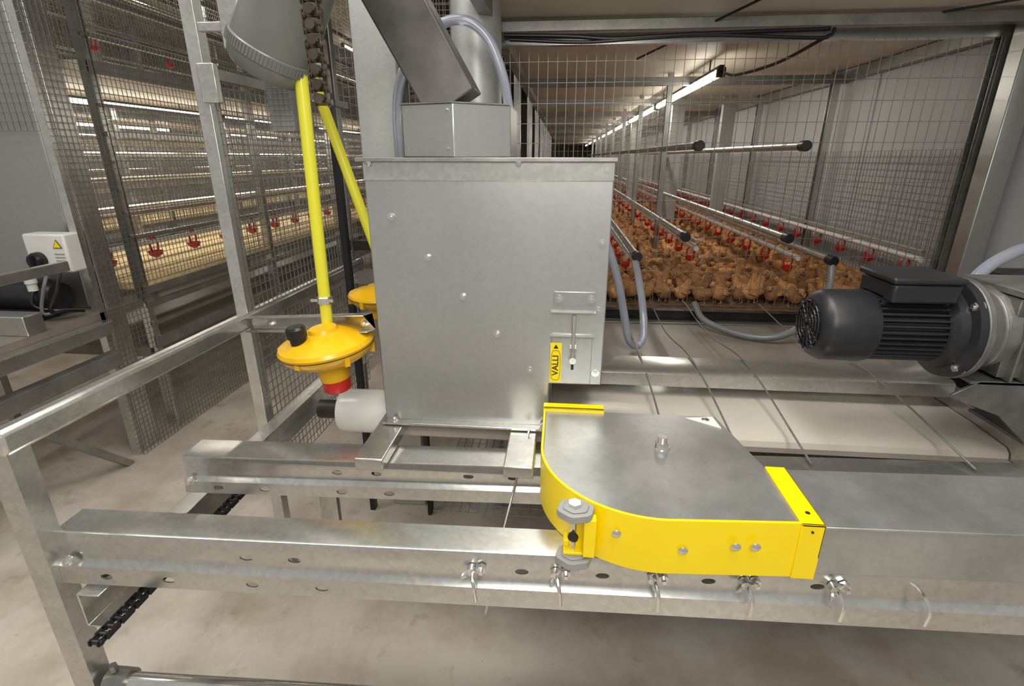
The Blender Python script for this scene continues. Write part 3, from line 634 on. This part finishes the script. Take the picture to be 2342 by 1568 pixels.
# neighbour end equipment
G().box(-2.95,-2.17,2.12,2.3,-.66,1.9).obj('drive_cabinet',GALVH,None,'tall galvanised sheet cabinet at the row end','metal cabinet',bevel=.01)
G().box(-2.15,-2.07,2.10,2.2,-1.40,1.9).obj('cabinet_edge_channel',GALV,None,'dull vertical channel beside the sheet cabinet','steel post',bevel=.004)
cb=thing('switch_box',(-2.15,2.02,-.46),'white electrical switch box with a black rotary knob','switch box')
G().box(-2.25,-2.06,1.98,2.06,-.46,-.30).obj('box_body',WHITE,cb,bevel=.008)
G().lathe([(.036,0),(.036,.02),(.028,.035),(.0,.036)],(-2.195,1.98,-.41),(0,-1,0),28).obj('rotary_knob',BLACK,cb)
G().box(-2.20,-2.19,1.93,1.95,-.44,-.385).obj('knob_grip',DARK,cb)
tri(-2.095,-.345,.024,1.9765,PRINT,cb); tri(-2.095,-.345,.019,1.9755,STICK,cb)
for k in range(4): G().box(-2.12,-2.075,1.9785,1.9795,-.385-k*.014,-.38-k*.014).obj('label_line',GREYK,cb)
for z,h,w,m in((-.42,.04,.03,GALV),(-.72,.06,.05,GALV),(-.87,.07,.05,GALVD)):
    G().bar((-2.03,.3,z),(-2.03,1.93 if z>-.5 else 2.05,z),w,h).obj('side_rail',m,None,'galvanised rail of the neighbouring machine frame','steel rail',group='neighbouring frame rails',bevel=.004)
G().box(-3.2,-2.06,1.2,2.3,-.70,-.66).obj('machine_bed',BELTD,None,'dusty bed of the neighbouring machine','machine bed')
G().box(-2.62,-2.06,1.72,1.80,-.66,-.58).obj('support_rail',GALV,None,'short galvanised rail on the neighbouring machine','steel rail',bevel=.004)
m2=thing('neighbour_motor',(-2.3,1.95,-.66),'dark motor with cables under the switch box','electric motor')
G().lathe([(.05,0),(.07,.02),(.075,.30),(.06,.33)],(-2.50,2.0,-.57),(1,0,0),28).obj('motor_body',MOTOR,m2)
G().box(-2.45,-2.20,1.9,2.0,-.66,-.62).obj('foot',DARK,m2)
for k,(a,b) in enumerate(((0,.0),(.05,.03),(.11,.02))):
    G().sweep(spline([(-2.22+a,1.97,-.46),(-2.21+a,1.92,-.53),(-2.20+a*.6,1.90,-.59-b),(-2.14+a*.3,1.95,-.62),(-2.10,2.02,-.64)],6),.007,8).obj('power_cable',HOSEG if k==1 else BLACK,m2)
G().lathe([(.018,0),(.018,.03),(.022,.032),(.022,.06),(.01,.065)],(-2.215,1.93,-.53),(0,0,1),16).obj('cable_gland',WHITE,m2,label='white plastic cable gland')
G().beam((-2.06,1.3,-1.40),(-2.06,1.3,-.42),chan(.05,.05)).obj('frame_post',GALVD,None,'galvanised leg of the neighbouring machine','steel post')
G().bar((-2.05,1.6,-1.0),(-2.05,1.98,-1.40),.03,.03).obj('brace',GALVD,None,'diagonal brace under the neighbouring machine','steel brace')
# ---------------------------------------------------------------- lights
def area(loc,rot,sx,sy,e,col=(1,.97,.90)):
    ld=bpy.data.lights.new('hall_or_flash_light','AREA'); ld.shape='RECTANGLE'; ld.size=sx; ld.size_y=sy; ld.energy=e; ld.color=col
    o=bpy.data.objects.new('hall_or_flash_light',ld); COL.objects.link(o); o.location=(loc[0],loc[1],loc[2]+H); o.rotation_euler=[math.radians(a) for a in rot]
area((.1,.5,1.5),(0,0,5),.4,2.4,44)
area((-1.5,.9,1.6),(0,0,90),.3,2.5,32)
area((.1,-.5,.55),(70,0,5),.6,.4,15)  # unseen camera flash, not a hall lamp; fill from behind the camera
w=bpy.data.worlds.new('world'); scn.world=w; w.use_nodes=True
bg=w.node_tree.nodes['Background']; bg.inputs[0].default_value=(.95,.93,.89,1); bg.inputs[1].default_value=.46
cam=bpy.data.cameras.new('camera'); cam.lens=18.15; cam.sensor_width=36; cam.clip_start=.02; cam.clip_end=100
co=bpy.data.objects.new('camera',cam); COL.objects.link(co); co.location=(0,0,H)
co.rotation_euler=(math.radians(90-19.75),0,math.radians(5.4)); scn.camera=co
